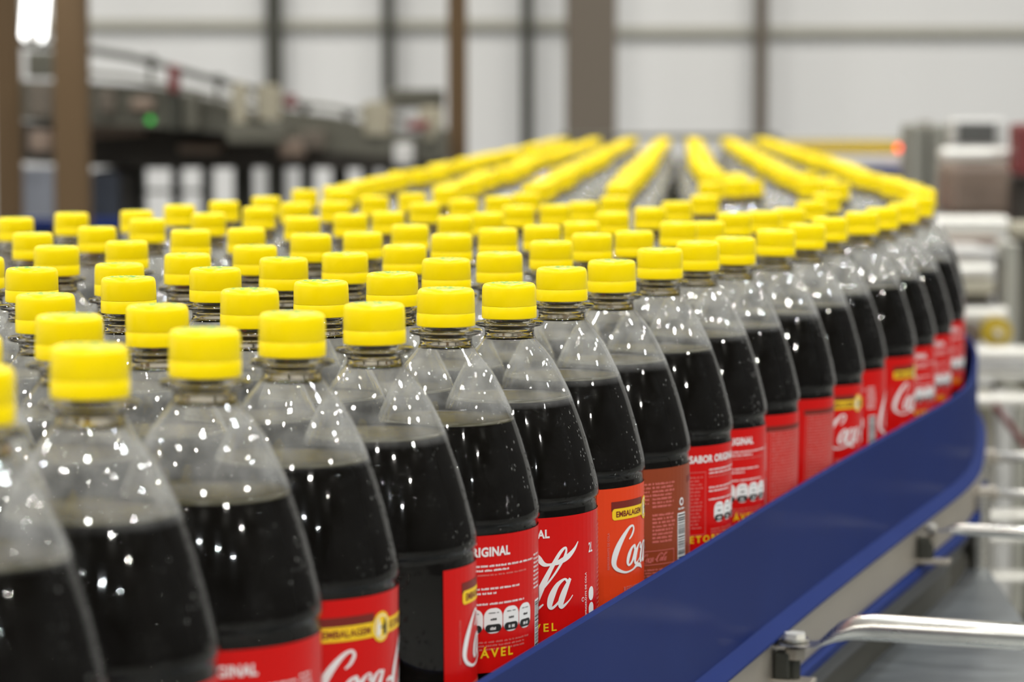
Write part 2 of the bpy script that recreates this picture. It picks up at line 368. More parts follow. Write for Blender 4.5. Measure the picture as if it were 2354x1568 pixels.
for it in range(600):
    d = P[:, None] - P[None]; dist = np.linalg.norm(d, axis=2) + np.eye(len(P)) * 9
    ov = np.clip(DIA - dist, 0, None)
    push = (d / dist[..., None] * ov[..., None] * 0.5).sum(axis=1)
    e = T - P; along = (e * U).sum(axis=1)[:, None] * U; lat = e - along
    k = 1.0 if it < 450 else 0.0
    P = P + push + k * (lat * 0.12 + along * 0.015)
    for W, sgn in ((RP, -1), (LP, 1)):
        dd = P[:, None] - W[None]; ds = np.linalg.norm(dd, axis=2); j = ds.argmin(axis=1); near = ds[np.arange(len(P)), j]
        tg = W[np.minimum(j + 1, len(W) - 1)] - W[np.maximum(j - 1, 0)]; tg = tg / np.linalg.norm(tg, axis=1)[:, None]
        nrm = np.stack([tg[:, 1], -tg[:, 0]], axis=1) * sgn         # towards the bottles
        sd = ((P - W[j]) * nrm).sum(axis=1); pen = np.clip(0.0530 - sd, 0, 0.02)
        P = P + nrm * (pen * (near < 0.12))[:, None]
d = P[:, None] - P[None]; dist = np.linalg.norm(d, axis=2) + np.eye(len(P)) * 9
print('min gap', dist.min(), 'mean move', np.abs(P - T)[~is_lane].mean(axis=0), 'n', len(P), 'near', (~is_lane).sum())

# ------------------------------------------------------------------ belt and rails
R0 = 0.0502
RAIL = [Vector((p[0], p[1], 0)) for p in RP]
lf = [Vector((p[0], p[1], 0)) for p in LP]
def sweep(path, section, name, m, parent, side=1, smooth=True):
    """section: list of (outward offset, z), closed"""
    V, Fc = [], []; n = len(section)
    for i, p in enumerate(path):
        t = (path[min(i + 1, len(path) - 1)] - path[max(i - 1, 0)]).normalized(); o = Vector((t.y, -t.x, 0)) * side
        for a, z in section: V.append((p.x + o.x * a, p.y + o.y * a, z))
    for i in range(len(path) - 1):
        for k in range(n):
            Fc.append((i * n + k, (i + 1) * n + k, (i + 1) * n + (k + 1) % n, i * n + (k + 1) % n))
    Fc.append(tuple(range(n))); Fc.append(tuple((len(path) - 1) * n + k for k in range(n))[::-1])
    me = mesh_of(name, V, Fc); o = link(name, me, parent, [m])
    bm = bmesh.new(); bm.from_mesh(me); bmesh.ops.recalc_face_normals(bm, faces=bm.faces); bm.to_mesh(me); bm.free()
    return smooth_angle(o, 30)
def rail_thing(path, side, label, main):
    t = thing('guide_rail', label, 'rail', (path[0].x, path[0].y, 0))
    pr = [p - Vector((path[0].x, path[0].y, 0)) for p in path]
    Z = RAILZ
    sweep(pr, [(0.0, Z - .001), (0.0007, Z), (0.0028, Z), (0.0042, Z - 0.0012), (0.0050, Z - 0.082), (0.0075, Z - 0.0848), (0.0140, Z - 0.0888), (0.0148, Z - 0.0900), (0.0148, Z - 0.0915), (0.004, Z - 0.0935), (0, Z - 0.09)], 'blue_face', M['blue'], t, side)
    sweep(pr, [(0.001, Z - 0.0935), (0.0105, Z - 0.0935), (0.0105, Z - 0.128), (0.001, Z - 0.128)], 'backing_bar', M['strip'], t, side)
    sweep(pr, [(0.001, Z - 0.128), (0.0130, Z - 0.128), (0.0172, Z - 0.1305), (0.0172, Z - 0.1365), (0.001, Z - 0.1365)], 'lower_lip', M['blue'], t, side)
    return t
rail_thing(RAIL, 1, 'long glossy blue guide rail curving along the front of the bottles', True)
rail_thing(lf, -1, 'blue guide rail on the far left side of the bottles, mostly hidden', False)
# conveyor: belt of slats between the rails
conv = thing('bottle_conveyor', 'wide flat conveyor carrying the crowd of bottles', 'conveyor', (0, 0.6, 0))
Vb, Fb = [], []
yy = [0.6 + 0.05 * k for k in range(149)]
def xat(path, y):
    for a, b in zip(path[:-1], path[1:]):
        if a.y <= y <= b.y: return a.x + (b.x - a.x) * (y - a.y) / max(1e-6, b.y - a.y)
    return path[0].x + (y - path[0].y) * (path[1].x - path[0].x) / (path[1].y - path[0].y) if y < path[0].y else path[-1].x
for y in yy:
    xl, xr = xat(lf, y), xat(RAIL, y)
    for x, z in ((xl, 1.0), (xr, 1.0), (xr, 0.985), (xl, 0.985)): Vb.append((x, y - 0.6, z))
for i in range(len(yy) - 1):
    for k in range(4): Fb.append((4 * i + k, 4 * i + (k + 1) % 4, 4 * i + 4 + (k + 1) % 4, 4 * i + 4 + k))
link('belt', mesh_of('belt', Vb, Fb), conv, [M['belt']])
shift = Vector((0, -0.6, 0))
sweep([p + shift for p in RAIL[:]], [(-0.035, 0.983), (-0.025, 0.983), (-0.025, 0.80), (-0.035, 0.80)], 'side_frame', M['darkm'], conv, 1)  # this side coloured dark to stand in for the shadow below the rail
sweep([p + shift for p in lf], [(-0.035, 0.983), (-0.025, 0.983), (-0.025, 0.80), (-0.035, 0.80)], 'side_frame', M['steel'], conv, -1)
for y in (1.2, 3.0, 5.2, 7.4):
    for path, off in ((RAIL, -0.06), (lf, 0.06)):
        MB().box((xat(path, y) + off, y - 0.6, 0.41), (0.06, 0.06, 0.82), bev=0.004).build('leg', M['steel'], conv)

# ------------------------------------------------------------------ bottle meshes
H = BH
prof_d = [(2, 12.6), (20.6, 13.2), (21.4, 13.6), (21.9, 18.6), (22.4, 19.3), (24.0, 19.3), (24.6, 18.6), (25.2, 14.6), (26.2, 14.0), (29.5, 14.1), (31.5, 14.9), (34.5, 17.2), (38.5, 20.6), (44, 24.6), (50, 28.0), (57, 31.5), (64, 34.7), (72, 37.9), (80, 40.7), (88, 43.2), (96, 45.5), (104, 47.5), (111, 49.2), (115.5, 50.0), (119.2, 50.2), (120.6, 50.0), (121.5, 49.3), (122.6, 48.8), (125, 48.8), (128.5, 49.0), (204.5, 49.0), (207, 48.4), (210, 48.0), (213, 48.6), (216, 49.8), (222, 50.1), (262, 50.1), (285, 49.4), (303, 47.2), (318, 43.0), (328, 37.5), (333.5, 31.0), (335, 26), (334, 20), (328, 12), (326, 0.01)]
def rad(d):
    ds = [p[0] for p in prof_d]; return float(np.interp(d, ds, [p[1] for p in prof_d]))
def shell_mesh(seg, step=1, foot=True):
    pr = [(r / 1000, H - dd / 1000) for dd, r in prof_d if dd > 30]
    V, Fc = lathe_data(pr, seg)
    if foot:      # five feet moulded in the base
        out = []
        for x, y, z in V:
            if z < 0.032:
                a = math.atan2(x, -y); r = math.hypot(x, y); q = 0.5 - 0.5 * math.cos(5 * a)
                z = z + q * 0.013 * min(1, (0.032 - z) / 0.02) * (1 if r > 0.012 else 0)
            out.append((x, y, z))
        V = out
    me = mesh_of('bottle_shell', V, Fc); me.polygons.foreach_set('use_smooth', [True] * len(me.polygons)); return me
def liquid_mesh(level, seg=48):
    e = 0.9
    pr = [(0.0001, H - level / 1000)]
    rl = rad(level) - e
    pr += [(rl * 0.5 / 1000, H - level / 1000), ((rl - 2.0) / 1000, H - level / 1000), (rl / 1000, H - (level - 0.7) / 1000), (rl / 1000, H - (level + 0.9) / 1000)]
    n0 = len(pr)
    for dd, r in prof_d:
        if dd > level + 1.5 and dd < 330: pr.append((max(0.3, r - e) / 1000, H - dd / 1000))
    pr.append((0.0001, 0.012))
    V, Fc = lathe_data(pr, seg)
    mi = [2 if (i // seg) < 2 else (1 if (i // seg) == 3 else 0) for i in range(len(Fc))]
    me = mesh_of('drink', V, [f[::-1] for f in Fc], mi)
    me.materials.append(M['cola']); me.materials.append(M['foam']); me.materials.append(M['surf'])
    me.polygons.foreach_set('use_smooth', [True] * len(me.polygons)); return me
def neck_mesh(seg=56):
    """thick threaded neck with its carrying ring, a closed wall"""
    out = [(1.5, 12.4), (4, 12.6), (20.8, 12.9), (21.6, 14.0), (21.9, 18.4), (22.3, 19.2), (23.0, 19.4), (23.7, 19.2), (24.4, 18.0), (25.0, 14.6), (26.0, 14.0), (29.3, 14.0), (31.4, 14.95)]
    inn = [(31.4, 14.2), (29.3, 12.3), (26, 11.9), (20, 11.2), (1.5, 11.0)]
    pr = [(r / 1000, H - d / 1000) for d, r in out + inn + out[:1]]
    V, Fc = lathe_data(pr, seg)
    me = mesh_of('neck', V, Fc); me.materials.append(M['solid']); me.polygons.foreach_set('use_smooth', [True] * len(me.polygons))
    bm = bmesh.new(); bm.from_mesh(me); bmesh.ops.remove_doubles(bm, verts=bm.verts, dist=1e-6); bmesh.ops.recalc_face_normals(bm, faces=bm.faces)
    for e in bm.edges: e.smooth = not (len(e.link_faces) == 2 and e.calc_face_angle(0) > math.radians(50))
    bm.to_mesh(me); bm.free(); return me
NECK = neck_mesh()
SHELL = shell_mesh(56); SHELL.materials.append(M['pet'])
LEVELS = [61.5, 63.0, 64.5, 66.5, 69.0]
LIQ = [liquid_mesh(l, 56) for l in LEVELS]
def sharpen(me, ang=38):
    bm = bmesh.new(); bm.from_mesh(me)
    for e in bm.edges: e.smooth = not (len(e.link_faces) == 2 and e.calc_face_angle(0) > math.radians(ang))
    bm.to_mesh(me); bm.free(); return me
def cap_mesh(seg=64):
    pr = [(0.0001, 0), (9, 0), (12.6, -0.05), (13.9, -0.45), (14.7, -1.3), (15.1, -2.6), (15.3, -5), (15.42, -12.6), (15.32, -12.85), (13.2, -12.85)]
    V, Fc = lathe_data([(r / 1000, z / 1000) for r, z in pr], seg)
    me = mesh_of('cap', V, [f[::-1] for f in Fc]); me.materials.append(M['cap']); me.polygons.foreach_set('use_smooth', [True] * len(me.polygons)); return sharpen(me)
def band_mesh(seg=64):
    pr = [(13.2, -12.9), (15.34, -12.95), (15.46, -13.15), (15.58, -18.9), (15.4, -19.8), (14.2, -20.2), (13.4, -20.2)]
    V, Fc = lathe_data([(r / 1000, z / 1000) for r, z in pr], seg)
    me = mesh_of('tamper_band', V, [f[::-1] for f in Fc]); me.materials.append(M['cap']); me.polygons.foreach_set('use_smooth', [True] * len(me.polygons)); return sharpen(me)
def cap_print_mesh():
    V, Fc = [], []
    def arc(r0, r1, a0, a1, n):
        b = len(V)
        for k in range(n + 1):
            a = a0 + (a1 - a0) * k / n
            V.append((r0 * math.cos(a) / 1000, r0 * math.sin(a) / 1000, 0.00012)); V.append((r1 * math.cos(a) / 1000, r1 * math.sin(a) / 1000, 0.00012))
        for k in range(n): Fc.append((b + 2 * k, b + 2 * k + 1, b + 2 * k + 3, b + 2 * k + 2))
    rr = random.Random(3)
    a = 0.2
    while a < 6.1:
        l = rr.uniform(.12, .3); arc(8.2, 10.2, a, a + l, 3); a += l + .12
    for k in range(3): arc(2.6, 5.4, k * 2.09, k * 2.09 + 1.4, 6)
    me = mesh_of('cap_print', V, Fc); me.materials.append(M['green']); return me
CAP, BAND, CPRINT = cap_mesh(), band_mesh(), cap_print_mesh()

# ------------------------------------------------------------------ printed labels
LR = 0.0493; LH = 72.0; LTOP = 128.5       # mm below the cap top
def text2d(s, size, bold=0.0, space=1.0):
    cu = bpy.data.curves.new('t', 'FONT'); cu.body = s; cu.size = size; cu.offset = bold; cu.space_character = space; cu.resolution_u = 3
    o = bpy.data.objects.new('t', cu); C.objects.link(o); bpy.context.view_layer.update()
    dg = bpy.context.evaluated_depsgraph_get(); me = o.evaluated_get(dg).to_mesh()
    V = [(v.co.x, v.co.y) for v in me.vertices]; Fc = [tuple(p.vertices) for p in me.polygons]
    o.evaluated_get(dg).to_mesh_clear(); bpy.data.objects.remove(o); bpy.data.curves.remove(cu)
    return V, Fc
MI = dict(base=0, white=1, yellow=2, black=3, darkred=4, pink=5)
class Print:
    def __init__(s): s.V, s.F, s.M = [], [], []
    def add(s, V, Fc, m, lift):
        b = len(s.V)
        for u, v in V: s.V.append((u, v, lift))
        for f in Fc: s.F.append(tuple(b + i for i in f)); s.M.append(MI[m])
    def rect(s, u0, v0, u1, v1, m, lift=1):
        n = max(1, int(math.ceil(abs(u1 - u0) / 3.0))); V, Fc = [], []
        for k in range(n + 1):
            u = u0 + (u1 - u0) * k / n; V += [(u, v0), (u, v1)]
        for k in range(n): Fc.append((2 * k, 2 * k + 2, 2 * k + 3, 2 * k + 1))
        s.add(V, Fc, m, lift)
    def frame(s, u0, v0, u1, v1, t, m, lift=1):
        s.rect(u0, v0, u1, v0 + t, m, lift); s.rect(u0, v1 - t, u1, v1, m, lift); s.rect(u0, v0 + t, u0 + t, v1 - t, m, lift); s.rect(u1 - t, v0 + t, u1, v1 - t, m, lift)
    def text(s, t, u, v, capw, caph, m, bold=0.02, space=1.0, lift=2, vert=False):
        """text whose box is capw wide (None: free) and caph tall, lower left at u, v"""
        V, Fc = text2d(t, 10, bold * 10, space)
        xs = [p[0] for p in V]; x0, x1 = min(xs), max(xs)
        kx = caph / 7.0; 
        if capw: kx = capw / (x1 - x0)
        ky = caph / 7.0
        V = [((p[0] - x0) * kx, p[1] * ky) for p in V]
        if vert: V = [(-q, p) for p, q in V]
        s.add([(u + p, v + q) for p, q in V], Fc, m, lift)
    def disc(s, u, v, r, m, lift=2, n=24, a0=0, a1=2 * PI, ry=None):
        V = [(u, v)] + [(u + r * math.cos(a0 + (a1 - a0) * k / n), v + (ry or r) * math.sin(a0 + (a1 - a0) * k / n)) for k in range(n + 1)]
        s.add(V, [(0, k + 1, k + 2) for k in range(n)], m, lift)
    def capsule(s, u0, v0, u1, v1, m, lift=1, r=None):
        r = r or (v1 - v0) / 2; s.rect(u0 + r, v0, u1 - r, v1, m, lift)
        if v1 - v0 > 2 * r + .01: s.rect(u0, v0 + r, u0 + r, v1 - r, m, lift); s.rect(u1 - r, v0 + r, u1, v1 - r, m, lift)
        s.disc(u0 + r, v0 + r, r, m, lift, 8, PI, 1.5 * PI); s.disc(u0 + r, v1 - r, r, m, lift, 8, PI / 2, PI)
        s.disc(u1 - r, v0 + r, r, m, lift, 8, 1.5 * PI, 2 * PI); s.disc(u1 - r, v1 - r, r, m, lift, 8, 0, PI / 2)
    def fine(s, u0, u1, v, h, m, rr, lift=1, ragged=0.0):
        """a line of print too small to read"""
        u = u0; end = u1 - rr.uniform(0, ragged) * (u1 - u0)
        while u < end:
            l = min(rr.uniform(1.2, 5.0), end - u)
            c = u
            while c < u + l - 0.2:
                g = rr.uniform(0.35, 0.75); hh = h * rr.choice((1, 1, 1, 0.75))
                s.add([(c, v), (c + g, v), (c + g, v + hh), (c, v + hh)], [(0, 1, 2, 3)], m, lift); c += g + 0.18
            u += l + 0.8
    def stroke(s, pts, m='white', lift=3, k=1.0, u=0, v=0, sub=7, shear=0.42):
        P_ = [np.array(p, float) for p in pts]; out = []
        for i in range(len(P_) - 1):
            p0, p1, p2, p3 = P_[max(i - 1, 0)], P_[i], P_[i + 1], P_[min(i + 2, len(P_) - 1)]
            for j in range(sub):
                t = j / sub
                out.append(0.5 * ((2 * p1) + (-p0 + p2) * t + (2 * p0 - 5 * p1 + 4 * p2 - p3) * t * t + (-p0 + 3 * p1 - 3 * p2 + p3) * t ** 3))
        out.append(P_[-1]); V, Fc = [], []
        Q = [np.array([o[0] + shear * o[1], o[1]]) for o in out]
        for i, q in enumerate(Q):
            t = Q[min(i + 1, len(Q) - 1)] - Q[max(i - 1, 0)]; t = t / (np.linalg.norm(t) + 1e-9); n = np.array([-t[1], t[0]]); hw = max(0.012, out[i][2] / 2)
            a, b = q + n * hw, q - n * hw
            V += [(u + a[0] * k, v + a[1] * k), (u + b[0] * k, v + b[1] * k)]
        for i in range(len(Q) - 1): Fc.append((2 * i, 2 * i + 1, 2 * i + 3, 2 * i + 2))
        s.add(V, Fc, m, lift)
    def logo(s, u, v, k, m='white'):
        """flowing script wordmark; k = mm per unit, capital height 1.5 units"""
        S = lambda pts: s.stroke(pts, m, 3, k, u, v)
        def capC(x, tail):
            S([(x + .62, .98, .05), (x + .74, 1.12, .10), (x + .78, 1.33, .11), (x + .64, 1.47, .08), (x + .42, 1.40, .12), (x + .20, 1.08, .21), (x + .08, .66, .27), (x + .10, .25, .25), (x + .27, .0, .17)] + tail)
        def o(x):
            S([(x + .24, .72, .06), (x + .08, .62, .12), (x + .0, .38, .19), (x + .03, .12, .15), (x + .17, .0, .08), (x + .32, .12, .12), (x + .38, .40, .16), (x + .34, .62, .10), (x + .24, .72, .06), (x + .30, .56, .05), (x + .50, .58, .04)])
        def cc(x):
            S([(x + .33, .52, .13), (x + .34, .66, .10), (x + .22, .74, .05), (x + .06, .60, .13), (x + .0, .34, .19), (x + .05, .08, .15), (x + .20, .0, .09), (x + .42, .16, .04), (x + .55, .34, .03)])
        def aa(x):
            S([(x + .36, .66, .10), (x + .22, .74, .06), (x + .05, .60, .13), (x + .0, .32, .19), (x + .04, .08, .15), (x + .15, .0, .08), (x + .29, .16, .06), (x + .38, .45, .05)])
            S([(x + .42, .74, .09), (x + .36, .42, .18), (x + .36, .12, .18), (x + .45, .0, .10), (x + .62, .14, .04), (x + .70, .28, .03)])
        capC(0.0, [(.55, -.15, .12), (.95, -.25, .08), (1.35, -.20, .07), (1.62, -.08, .13), (1.95, -.12, .16), (2.2, -.26, .04)])
        o(.86); cc(1.36); aa(1.86)
        S([(2.62, .36, .09), (2.80, .42, .13), (2.98, .36, .09)])
        capC(3.02, [(3.50, .02, .09), (3.74, .24, .04)])
        S([(3.45, 1.46, .06), (3.70, 1.52, .12), (3.98, 1.38, .16), (4.22, 1.20, .12), (4.42, 1.17, .07), (4.68, 1.22, .13), (4.92, 1.34, .15), (5.08, 1.52, .09), (5.14, 1.70, .03)])
        o(3.88)
        S([(4.40, .38, .04), (4.66, .90, .06), (4.80, 1.36, .08), (4.74, 1.58, .06), (4.60, 1.46, .10), (4.48, 1.00, .13), (4.42, .50, .18), (4.42, .14, .17), (4.52, .0, .09), (4.66, .12, .04)])
        aa(4.82)
    def mesh(s, total, base):
        """wrap on the bottle; u=0 is the label's left edge"""
        V, Fc, mi = [], [], []
        n = 64
        for k in range(n + 1):
            a = (k / n * total - total / 2) / 1000 / LR
            for v in (0, LH):
                V.append((LR * math.sin(a), -LR * math.cos(a), H - (LTOP + LH - v) / 1000))
        for k in range(n): Fc.append((2 * k, 2 * k + 2, 2 * k + 3, 2 * k + 1)); mi.append(0)
        b = len(V)
        for u, v, l in s.V:
            r = LR + 0.00009 * l + (0.00006); a = (u - total / 2) / 1000 / LR
            V.append((r * math.sin(a), -r * math.cos(a), H - (LTOP + LH - v) / 1000))
        Fc += [tuple(b + i for i in f) for f in s.F]; mi += s.M
        me = mesh_of('label', V, Fc, mi)
        for m in (base, M['white'], M['yellow'], M['black'], M['darkred'], M['pink']): me.materials.append(m)
        return me
rr = random.Random(11)
TOTAL = 281.0
def barcode(p, u, v0, v1, wd):
    p.rect(u, v0, u + wd, v1, 'white', 1); v = v0 + .8
    while v < v1 - 1:
        h = rr.choice((.35, .35, .7, 1.0)); p.rect(u + .6, v, u + wd - .6, v + h, 'black', 2); v += h + rr.choice((.35, .4, .8))
def nutri(p, u, v, n=4, wd=11.2, h=14.0):
    for k in range(n):
        a = u + k * (wd + .5)
        p.capsule(a, v, a + wd, v + h, 'white', 1, r=4.6)
        q = .7
        p.capsule(a + q, v + q, a + wd - q, v + h * .36, 'black', 2, r=2.1)
        p.fine(a + 2.6, a + wd - 2.6, v + h * .80, .45, 'black', rr, 3)
        p.fine(a + 3.8, a + wd - 3.8, v + h * .52, 1.1, 'black', rr, 3); p.fine(a + 3.6, a + wd - 3.6, v + h * .14, 1.5, 'white', rr, 3)
def label_R():
    p = Print()
    p.text('SABOR ORIGINAL', 14, 61.2, 49, 4.6, 'white', .035, 1.05)
    p.fine(30, 84, 55.5, 1.0, 'white', rr); p.fine(30, 62, 53.2, 1.0, 'white', rr)
    p.fine(30, 76, 50.9, .8, 'pink', rr); 
    p.fine(30, 70, 43.6, 1.0, 'white', rr); p.fine(30, 54, 41.2, 1.0, 'white', rr)
    p.fine(30, 74, 35.6, 1.0, 'white', rr)
    nutri(p, 35, 20.5, h=13.2)
    for i in range(3): p.fine(32, 80, 15.6 - i * 1.9, .9, 'pink', rr, ragged=.2)
    p.frame(4, 13, 27, 55, .35, 'pink')
    for i in range(15): p.fine(6, 25, 51 - i * 2.4, 1.0, 'pink', rr, ragged=.25)
    p.text('RETORNÁVEL', 9, 8.0, 56, 4.5, 'yellow', .02, 1.4)
    barcode(p, 88, 1.5, 33, 9)
    for i in range(9): p.fine(86, 97, 57 - i * 2.2, 1.0, 'white', rr, ragged=.2)
    # wide front
    p.text('SABOR ORIGINAL', 154, 60.8, 49, 4.6, 'white', .035, 1.05)
    p.logo(100, 21, 21.0)
    p.disc(227.4, 23, 1.3, 'white', 1); p.disc(227.4, 23, .9, 'base', 2)
    p.text('RETORNÁVEL', 151, 8.0, 56, 4.5, 'yellow', .02, 1.4)
    p.text('2L', 233.5, 49, 5, 5.5, 'white', .02)
    p.text('REFRIGERANTE DE COLA', 231, 12, 26, 1.7, 'white', .01, 1.0, 2, True)
    for k in range(3): p.capsule(233.5, 3 + k * 9, 240, 11 + k * 9, 'white', 1, r=3.2)
    for i in range(23): p.fine(247, 277, 62 - i * 2.5, 1.05, 'pink', rr, ragged=.2)
    p.frame(245, 4, 279, 66, .35, 'pink')
    return p
def label_E():
    p = Print()
    p.text('REFRIGERANTE DE COLA', 12.5, 24, 22, 1.5, 'pink', .01, 1.0, 2, True)
    p.rect(14, 58.5, 46, 64, 'darkred', 1)
    p.capsule(14.5, 53.0, 92, 59.8, 'yellow', 2, r=2.2)
    p.text('EMBALAGEM', 17.5, 54.8, 26, 3.3, 'darkred', .03, 1.0, 3)
    p.text('ECONÔMICA', 59, 54.8, 28, 3.3, 'darkred', .03, 1.0, 3)
    p.disc(51.5, 56.8, 7.0, 'yellow', 3); p.disc(51.5, 56.8, 5.6, 'white', 4)
    p.disc(51.5, 56.8, 5.1, 'yellow', 5)
    for uu, mm in ((49.0, 'white'), (54.0, 'black')):      # two little bottles
        p.rect(uu - 1.3, 53.0, uu + 1.3, 57.5, mm, 6); p.rect(uu - .6, 57.5, uu + .6, 60.3, mm, 6); p.disc(uu, 57.5, 1.3, mm, 6, 10, 0, PI)
    p.rect(50.4, 56.2, 52.6, 57.0, 'black', 6)
    p.logo(12.5, 25, 15.8)
    p.text('REFRIGERANTE', 24, 9.5, 26, 3.0, 'pink', .02, 1.1)
    for i in range(6): p.fine(114, 140, 62 - i * 2.4, 1.2, 'pink', rr, ragged=.1)
    for i in range(5): p.fine(112, 138, 46 - i * 2.4, 1.2, 'pink', rr, ragged=.3)
    for i in range(15): p.fine(141, 160, 62 - i * 2.4 - (3 if i > 6 else 0), 1.3, 'pink', rr, ragged=.2)
    for i in range(4): p.fine(112, 160, 8 - i * 1.9, .9, 'pink', rr, ragged=.2)
    p.frame(130, 11.5, 159, 20.5, .4, 'pink'); p.logo(133, 13.7, 3.4, 'pink')
    barcode(p, 163, 1.5, 42, 10); p.disc(168, 49, 2.6, 'white', 1); p.disc(168, 49, 1.5, 'darkred', 2)
    p.fine(164, 172, 44, 1.2, 'white', rr)
    p.rect(178, 60, 276, 64, 'darkred', 1)
    for pu in (180, 229):
        for i in range(22): p.fine(pu + 2, pu + 45, 57 - i * 2.3, 1.55, 'pink', rr, ragged=.12)
        p.frame(pu, 4, pu + 47, 60, .5, 'pink')
    return p
pr_R, pr_E = label_R(), label_E()
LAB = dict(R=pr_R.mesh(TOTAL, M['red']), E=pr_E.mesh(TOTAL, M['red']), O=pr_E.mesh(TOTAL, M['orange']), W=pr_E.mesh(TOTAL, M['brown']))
def yaw_for(u, facing=0.0):
    """turn that brings label position u (mm from its left edge) to 'facing' radians right of the camera"""
    return facing - (u - TOTAL / 2) / 1000 / LR

# ------------------------------------------------------------------ place every bottle
ORD = ['first', 'second', 'third', 'fourth', 'fifth', 'sixth', 'seventh', 'eighth', 'ninth', 'tenth', 'eleventh', 'twelfth', 'thirteenth', 'fourteenth', 'fifteenth', 'sixteenth', 'seventeenth', 'eighteenth', 'nineteenth']
rad_ = math.radians
FRONT = {   # index: (label kind, u at the given degrees right of centre, level index, label text)
    0: ('R', 60, 0, 3, 'blurred yellow-capped cola bottle cut off by the left edge of the photo'),
    1: ('R', 40, 0, 2, 'nearest cola bottle with its whole yellow cap in view'),
    2: ('R', 62, 24, 4, 'cola bottle with a white word on red label at the bottom of the photo'),
    3: ('E', 51.5, 55, 3, 'cola bottle with yellow banner, round emblem and large white script on red label'),
    4: ('E', 0, 40.4, 2, 'cola bottle whose red label starts near its right side, leaving a bare dark front'),
    5: ('R', 62, 41, 4, 'cola bottle whose red label shows white print, round nutrition badges and letters AVEL in yellow'),
    6: ('R', 206, 29, 2, 'cola bottle with the tall end of the white script logo on its red label'),
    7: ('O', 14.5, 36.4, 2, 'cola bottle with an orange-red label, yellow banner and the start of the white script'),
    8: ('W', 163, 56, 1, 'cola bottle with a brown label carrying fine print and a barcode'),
    9: ('R', 14, 24, 3, 'cola bottle just right of the brown-labelled one, with a red label'),
    10: ('R', 30, 15, 2, 'cola bottle with white badges on red label, second right of the brown-labelled one'),
    11: ('E', 235, 40, 2, 'cola bottle with dense pale print on red, nearer one of the two side by side'),
    12: ('E', 190, 45, 1, 'cola bottle with dense pale print on red, farther one of the two side by side'),
    13: ('E', 51.5, 66, 2, 'cola bottle far along the blue rail with a yellow banner over small white script'),
    14: ('R', 88, 45, 1, 'cola bottle far along the blue rail with a white barcode at its right side'),
    15: ('E', 0, 20, 3, 'cola bottle far along the blue rail with its bare gap between label ends in view'),
    16: ('R', 40, 30, 2, 'third bottle from the bend of the blue rail, badge print blurred on a red label'),
    17: ('R', 56, 50, 2, 'second bottle from the bend of the blue rail, red label blurred'),
    18: ('R', 60, 60, 2, 'cola bottle at the bend of the blue rail, outermost right of all'),
}
SEEN = []
order = sorted(range(len(P)), key=lambda i: P[i][1])
indiv = set([i for i in order if not is_lane[i]]); 
for i in order:
    if len(indiv) >= 300: break
    indiv.add(i)
LANE_ROW = ['leftmost lane', 'second lane from the left', 'third lane from the left', 'middle lane of the seven', 'third lane from the right', 'second lane from the right', 'rightmost lane']
BR = random.Random(5)
proto = None
def make_bottle(loc, lab, liq, yaw, txt, group, tilt=(0, 0), zs=1.0, detail=True):
    t = thing('cola_bottle', txt, 'bottle', loc, 0, group)
    t.rotation_mode = 'XYZ'; t.rotation_euler = (tilt[0], tilt[1], 0); t.scale = (1, 1, zs)
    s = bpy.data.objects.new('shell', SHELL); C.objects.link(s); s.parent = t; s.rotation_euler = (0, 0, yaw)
    nk = bpy.data.objects.new('neck', NECK); C.objects.link(nk); nk.parent = t
    l = bpy.data.objects.new('drink', liq); C.objects.link(l); l.parent = t
    g = bpy.data.objects.new('label', lab); C.objects.link(g); g.parent = t; g.rotation_euler = (0, 0, yaw)
    c = bpy.data.objects.new('cap', CAP); C.objects.link(c); c.parent = t; c.location = (0, 0, H)
    b = bpy.data.objects.new('tamper_band', BAND); C.objects.link(b); b.parent = c
    if detail:
        q = bpy.data.objects.new('cap_print', CPRINT); C.objects.link(q); q.parent = c; q.rotation_euler = (0, 0, yaw * 3)
    return t
for i in sorted(indiv):
    x, y = P[i]; kind, ri, k, px, py = meta[i]
    face = math.atan2(x, y)        # the camera direction seen from the bottle
    yaw = BR.uniform(-PI, PI); lab = LAB[BR.choice('RRRE')]; liq = BR.choice(LIQ); tilt = (BR.uniform(-.004, .004), BR.uniform(-.004, .004)); zs = 1 + BR.uniform(-.003, .003)
    group = None
    if kind == 'row':
        # lean and stretch a little so that the cap lands where it stands in the photo
        sx, sy = project((x, y, BELT + BH)); depth = y
        dx = (px - sx) * depth / F; dz = -(py - sy) * depth / F
        dx = max(-.007, min(.007, dx)); dz = max(-.0042, min(.0042, dz))
        tilt = (0, math.asin(dx / BH)); zs = 1 + dz / BH
        if ri == 0:
            lk, u, deg, lv, txt = FRONT[k]; lab = LAB[lk]; liq = LIQ[lv]; yaw = yaw_for(u, rad_(deg) - face); group = 'bottles of the front row along the blue rail'
        else:
            edge = '' if k else ''
            txt = 'yellow-capped cola bottle, %s from the left in the %s row back from the blue rail' % (ORD[k], ORD[ri]); group = 'bottles of the %s row back' % ORD[ri]
    else:
        txt = 'blurred yellow-capped cola bottle in the far %s' % LANE_ROW[ri]; group = 'bottles of the far %s' % LANE_ROW[ri]
    b_ = make_bottle((x, y, BELT), lab, liq, yaw, txt, group, tilt, zs, y < 3.4)
    if kind == 'row' and ri == 0 and k in (3, 5):
        for ch in b_.children:
            if ch.name.startswith('label'): ch.location.z = 0.003
